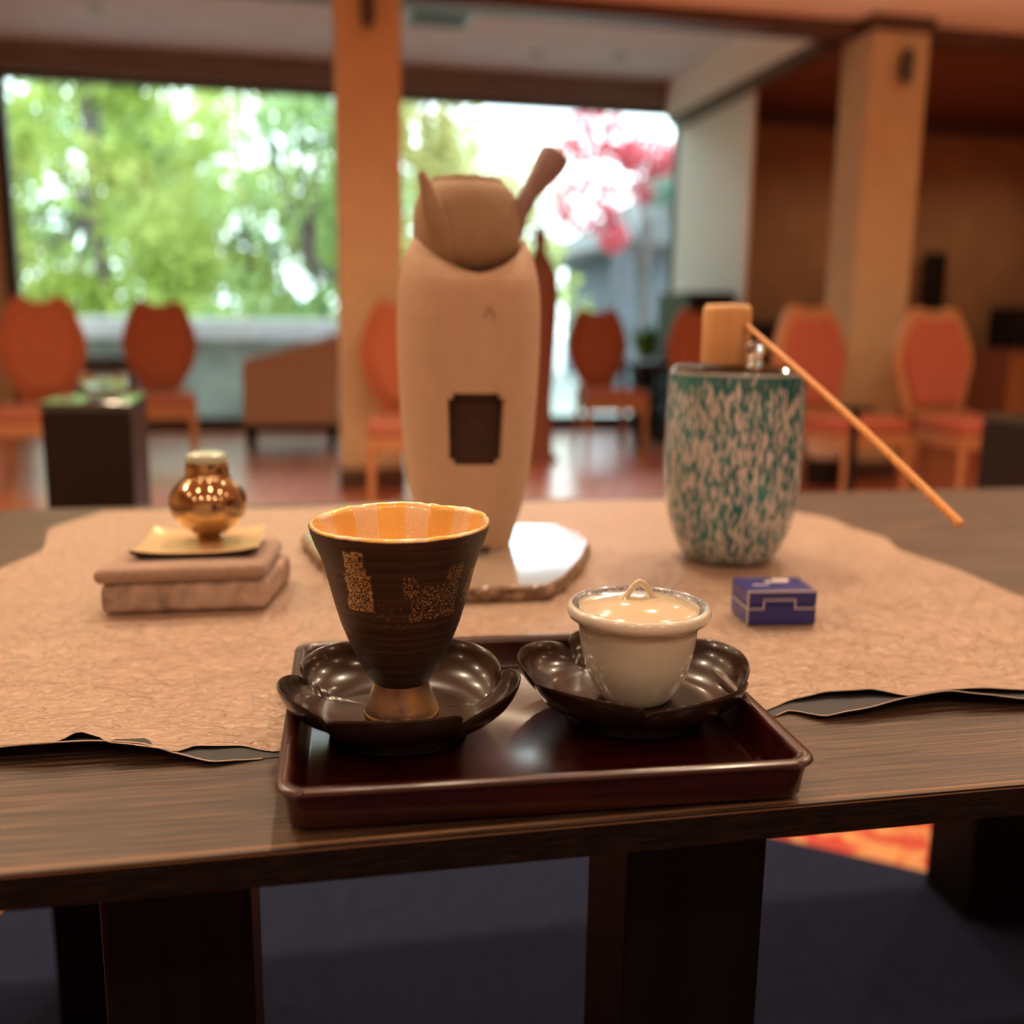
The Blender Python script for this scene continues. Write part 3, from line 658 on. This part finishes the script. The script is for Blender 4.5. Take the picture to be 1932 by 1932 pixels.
inner = [(.0582, .1302), (.0578, .1316), (.0566, .1320), (.0552, .1312), (.0540, .128), (.0520, .122), (.0495, .114), (.0465, .104), (.043, .090), (.038, .072), (.031, .052), (.022, .037), (.010, .031), (.0005, .030)]
MB().lathe(inner, 160, fr=wob, cap=False).build('gold_lining', 'gold_lining', c, smooth=60)
MB().lathe([(.0175, .027), (.0182, .0225), (.0190, .019), (.0212, .013), (.0236, .007), (.0247, .0040), (.0247, .0030)], 80, cap=False).build('foot', 'bronze', c)
MB().lathe([(.0247, .0030), (.0250, .0022), (.0246, .0008), (.0235, 0), (.020, 0), (.001, .0004)], 80, cap=False).build('foot_band', 'gold_ring', c)

# ------------------------------------------------------------------ lidded cup
c = empty('lidded_cup', (.2245, .644, CZ)); tag(c, 'pale porcelain cup with a cream lid, on the right flower saucer', 'cup')
MB().lathe([(.0001, .0004), (.020, .0004), (.0235, 0), (.0252, .0015), (.0285, .0070), (.0325, .0140), (.0360, .0225), (.0385, .0315), (.0402, .0410), (.0414, .0500), (.0422, .0555), (.0440, .0572), (.0470, .0582), (.0492, .0600), (.0500, .0625), (.0497, .0655), (.0482, .0675), (.0465, .0680)], 120, cap=False).build('body', 'porcelain', c, smooth=60)
MB().lathe([(.0465, .0680), (.0445, .0672), (.0428, .0655)], 120, cap=False).build('patterned_rim', 'blue_band', c)
MB().lathe([(.0428, .0655), (.0422, .0625), (.0418, .0560), (.0375, .035), (.026, .012), (.0001, .008)], 100, cap=False).build('inner_wall', 'porcelain', c)
l = MB().lathe([(.0001, .0600), (.0395, .0600), (.0416, .0625), (.0418, .0650), (.0405, .0662), (.0380, .0668), (.0330, .0688), (.0250, .0708), (.0150, .0720), (.0001, .0724)], 120, cap=False).build('lid', 'lid_cream', c, smooth=60)
kp = [(-.0112+.0224*i/16, 0, .0700+.0135*(1-abs(i/8-1)**1.5)) for i in range(17)]
MB().tube(kp, [.0042 if i in (0, 16) else .0031 if i in (1, 15) else .0022 for i in range(17)], 12).build('knob', 'lid_cream', l)

# ------------------------------------------------------------------ stone slab
SL = TZ+.0024
s = empty('stone_slab', (0, 0, SL)); tag(s, 'rough edged glossy stone slab under the clay stove', 'slab')
poly = [(.062, .965), (.11, .955), (.17, .951), (.236, .950), (.262, .985), (.300, 1.06), (.329, 1.133), (.332, 1.18), (.315, 1.24), (.16, 1.26), (.04, 1.25), (-.005, 1.22), (.008, 1.13), (.03, 1.04)]
pp_ = []
for i, (x, y) in enumerate(poly):
    x2, y2 = poly[(i+1) % len(poly)]
    for k in range(8):
        t_ = k/8; q = mnoise.noise(Vector((x*30+t_*9, y*30, i)))*.0035; pp_.append((x+(x2-x)*t_+q, y+(y2-y)*t_+q))
cx = sum(p[0] for p in pp_)/len(pp_); cy = sum(p[1] for p in pp_)/len(pp_)
def ring(k, z, nz=0):
    return [(cx+(x-cx)*k+nz*mnoise.noise(Vector((x*60, y*60, z*500))), cy+(y-cy)*k+nz*mnoise.noise(Vector((x*60+9, y*60, z*500))), z) for x, y in pp_]
loft([ring(1.0, 0, .002), ring(1.01, .004, .004), ring(1.005, .009, .005), ring(1.0, .013, .003)], True, False).build('rough_edge', 'stone_edge', s, smooth=0)
loft([ring(1.0, .013, .003), ring(.99, .0155, .001), ring(.985, .016)], False, True).build('slab_top', 'stone_top', s, smooth=0)

# ------------------------------------------------------------------ clay stove with kettle
FZ = SL+.0162
fx, fy = .184, 1.145
st = empty('clay_stove', (fx, fy, FZ)); tag(st, 'tall cream clay stove with a notched dark window in front', 'stove')
prof = [(.0500, .000), (.0520, .006), (.0560, .020), (.0645, .050), (.0700, .078), (.0735, .106), (.0765, .140), (.0790, .180), (.0808, .225), (.0810, .262), (.0795, .290), (.0765, .308), (.0725, .322), (.0670, .334), (.0615, .342)]
def pr(z):
    for (a, b), (c_, d_) in zip(prof, prof[1:]):
        if z <= d_: return a+(c_-a)*(z-b)/(d_-b)
    return prof[-1][0]
zs = sorted(set([round(p[1], 4) for p in prof]+[.1015, .1075, .175, .181]+[i*.01 for i in range(1, 33)]))
zs = [z for i, z in enumerate(zs) if i == 0 or z-zs[i-1] > .0015]
if .1015 not in zs: zs.append(.1015)
zs = sorted(set(zs+[.1015, .1075, .175, .181]))
ac = -pi/2-.03        # window centre direction
HW = .0325/.077; NW = .0265/.077
angs = sorted(set([ac-HW, ac-NW, ac+NW, ac+HW]+[ac+HW+(2*pi-2*HW)*i/110 for i in range(1, 110)]+[ac-NW+2*NW*i/12 for i in range(1, 12)]))
vs = []; fs = []; na = len(angs)
for z in zs:
    for a_ in angs:
        r = pr(z); k = max(0, (z-.30)/.042)
        dz = -.034*k*max(0, sin(-a_))**1.6+.006*k*abs(cos(a_))       # scooped front of the mouth
        vs.append((r*cos(a_), r*sin(a_)*.96, z+dz))
for i in range(len(zs)-1):
    for j in range(na):
        j2 = (j+1) % na; am = (angs[j]+angs[j2])/2 if j2 else angs[j]+.01; zm = (zs[i]+zs[i+1])/2
        du = abs(am-ac)
        if .1015 < zm < .181 and du < NW: continue
        if .1075 < zm < .175 and du < HW: continue
        if zm < .007 and du < .42: continue
        fs.append((i*na+j, i*na+j2, (i+1)*na+j2, (i+1)*na+j))
body = MB().add(vs, fs).build('body', 'clay_cream', st, smooth=60)
q = body.modifiers.new('wall', 'SOLIDIFY'); q.thickness = .008; q.offset = -1
q = body.modifiers.new('round', 'BEVEL'); q.width = .0015; q.segments = 2; q.limit_method = 'ANGLE'; q.angle_limit = R_(50)
MB().lathe([(.001, .0), (.046, .0), (.046, .004), (.001, .004)], 48).build('floor_plate', 'clay_inside', st)
MB().lathe([(.001, .02), (.045, .03), (.0615, .10), (.064, .20), (.060, .28), (.0605, .28), (.0650, .20), (.0630, .10), (.046, .028)], 48, cap=False, c=(0, .003, 0)).build('fire_box', 'clay_inside', st)
fb = D.objects['fire_box']; fb.data.flip_normals()
mk = MB().tube([(.004, -.0787, .262), (.010, -.0787, .274), (.016, -.0785, .262)], .0008, 6); mk.build('incised_mark', 'clay_kettle', st)
kt = empty('clay_kettle', (fx-.003, fy, FZ+.3135)); tag(kt, 'buff clay kettle with side handle sitting in the stove mouth', 'kettle')
kp_ = [(.001, -.012), (.030, -.010), (.048, .004), (.0570, .020), (.0595, .036), (.0592, .050), (.0578, .066), (.0530, .080), (.0450, .090), (.0385, .0935)]
MB().lathe(kp_, 80, cap=False).build('body', 'clay_kettle', kt, smooth=60)
MB().lathe([(.0385, .0930), (.0400, .0950), (.0375, .0975), (.034, .0980), (.001, .0990)], 64, cap=False).build('lid', 'clay_kettle', kt)
MB().tube([(-.016, -.022, .004), (-.036, -.043, .038), (-.0455, -.049, .064), (-.0525, -.050, .086), (-.0565, -.050, .096)], [.020, .0165, .0115, .0065, .0035], 20).build('spout', 'clay_kettle', kt)
MB().tube([(.050, -.006, .040), (.0565, -.010, .062), (.068, -.012, .084), (.082, -.013, .103), (.0905, -.014, .116), (.0960, -.014, .126), (.0985, -.014, .130)], [.012, .010, .0100, .0135, .0170, .0160, .0085], 24).build('handle', 'clay_handle', kt)

# ------------------------------------------------------------------ teal jar, ladle
jx, jy = .4920, 1.100
JK = .925
j = empty('water_jar', (jx, jy, SL)); tag(j, 'tall glass jar speckled teal and white behind the blue box', 'jar')
jp = [(.001, .0), (.050, .0), (.057, .003), (.066, .015), (.0755, .036), (.0815, .060), (.0850, .090), (.0862, .120), (.0862, .150), (.0858, .180), (.0845, .205), (.0838, .2180)]
MB().lathe([(a_*JK, b_) for a_, b_ in jp], 96, cap=False).build('body', 'jar_glass', j, smooth=60)
MB().lathe([(a_*JK, b_) for a_, b_ in [(.0838, .2180), (.0836, .2205), (.0815, .2212), (.0800, .2195), (.079, .19), (.070, .05), (.001, .012)]], 96, cap=False).build('lip', 'jar_lip', j)
ld = MB().lathe([(a_*JK, b_) for a_, b_ in [(.001, .2100), (.0790, .2100), (.0798, .2240), (.0770, .2265), (.070, .2265), (.001, .2280)]], 96, cap=False).build('lid', 'lid_dark', j)
MB().lathe([(.010, .2275), (.012, .230), (.008, .236), (.010, .243), (.014, .248), (.012, .254), (.001, .257)], 24, c=(.0, -.045, 0), cap=False).build('knob', 'crystal', ld)
LZ = SL+.2290
lc = Vector((jx-.018, jy-.004, 0))
la = empty('bamboo_ladle', (0, 0, 0)); tag(la, 'bamboo ladle lying upturned on the jar lid, handle sloping to the right', 'ladle')
la.location = (lc.x, lc.y, LZ)
MB().lathe([(.0255, 0), (.0270, .0), (.0275, .002), (.0275, .058), (.0265, .064), (.0235, .067), (.001, .068), (.001, .064), (.023, .062), (.0250, .055)], 64, cap=False).build('cup', 'bamboo_pale', la, smooth=50)
p0 = Vector((.012, -.026, .0445)); p1 = Vector((.584, .800, .821))-Vector((lc.x, lc.y, LZ))
hp = [p0.lerp(p1, i/20)+Vector((0, 0, .004*sin(pi*i/20))) for i in range(21)]
MB().tube(hp, [.0034+.0022*(i/20) for i in range(21)], 16, .72).build('handle', 'bamboo', la)

# ------------------------------------------------------------------ blue box
b = empty('incense_box', (.4330, .857, SL), R_(-6)); tag(b, 'small cobalt blue box with pale geometric lines', 'box')
MB().box(-.033, .033, -.024, .026, 0, .019).build('base', 'cobalt', b, smooth=0, bevel=.0015)
MB().box(-.033, .033, -.024, .026, .0193, .033).build('lid', 'cobalt', b, smooth=0, bevel=.0015)
il = MB(); Yf = -.0244
def seg(x0, z0, x1, z1, t_=.0011):
    il.box(min(x0, x1)-t_/2, max(x0, x1)+t_/2, Yf-.0002, Yf+.0004, min(z0, z1)-t_/2, max(z0, z1)+t_/2)
for a_, b_, c_, d_ in ((-.033, .016, -.018, .016), (-.018, .016, -.018, .0245), (-.018, .0245, .012, .0245), (.012, .0245, .012, .016), (.012, .016, .033, .016)): seg(a_, b_, c_, d_)
il.box(-.0336, -.0324, -.0247, -.0235, .001, .032).box(-.0336, -.0331, -.024, .02, .0155, .0168)
il.box(-.0336, .031, -.0247, -.0235, .0318, .0332)
il.box(-.006, .016, .006, .012, .033, .0334).box(.004, .020, .012, .020, .033, .0334).box(-.022, -.006, -.004, -.001, .033, .0334)
il.build('line_inlay', 'white_inlay', b, smooth=0)

# ------------------------------------------------------------------ stack with gold vase
k = MB().prism([(-.075, -.055), (.075, -.058), (.098, .055), (-.050, .065)], 0, .029)
tag(k.build('stone_block', 'mottled_stone', loc=(-.116, 1.015, SL), bevel=.006, seg=3), 'mottled pinkish stone block under the folded taupe cloth', 'block')
k = MB().prism([(-.080, -.062), (.076, -.062), (.090, .056), (-.058, .062)], 0, .015)
o = k.build('folded_cloth', 'pad', loc=(-.116, 1.017, SL+.0295), bevel=.0068, seg=4); tag(o, 'folded taupe cloth pad lying on the mottled stone block', 'cloth')
ds = empty('square_dish', (-.108, 1.035, SL+.045)); tag(ds, 'square dish with dark underside and pale gold face beneath the gold vase', 'dish')
def wr(w_, d_, z_, up=0, kk=10):
    o = []
    C4 = [(-w_, -d_*.78), (w_*.98, -d_*.80), (w_*1.08, d_), (-w_*.86, d_)]
    for i in range(4):
        x0, y0 = C4[i]; x1, y1 = C4[(i+1) % 4]
        for t_ in range(kk):
            u = t_/kk; o.append((x0+(x1-x0)*u, y0+(y1-y0)*u, z_+up*(abs(2*u-1)**3)))
    return o
loft([wr(.050, .052, 0), wr(.0585, .058, .003, .003), wr(.0600, .060, .0055, .0045)], True, False).build('underside', 'dish_dark', ds, smooth=60)
loft([wr(.0600, .060, .0055, .0045), wr(.0590, .059, .0062, .0045), wr(.050, .050, .0040)], False, True).build('gold_face', 'dish_gold', ds, smooth=30)
gv = empty('gold_vase', (-.099, 1.055, SL+.0493)); tag(gv, 'round mirror gold vase with short neck on the square dish', 'vase')
MB().lathe([(.001, 0), (.013, 0), (.014, .002), (.010, .0045), (.018, .0085), (.029, .0165), (.0365, .027), (.0390, .037), (.0375, .047), (.0320, .0565), (.0255, .0625), (.0215, .067), (.0210, .0795), (.0215, .0815), (.0195, .0815), (.0185, .068)], 96, cap=False).build('body', 'gold_mirror', gv, smooth=60)
MB().lathe([(.0195, .078), (.0205, .082), (.0195, .0880), (.014, .0905), (.001, .0910)], 48, cap=False).build('lid', 'celadon', gv)
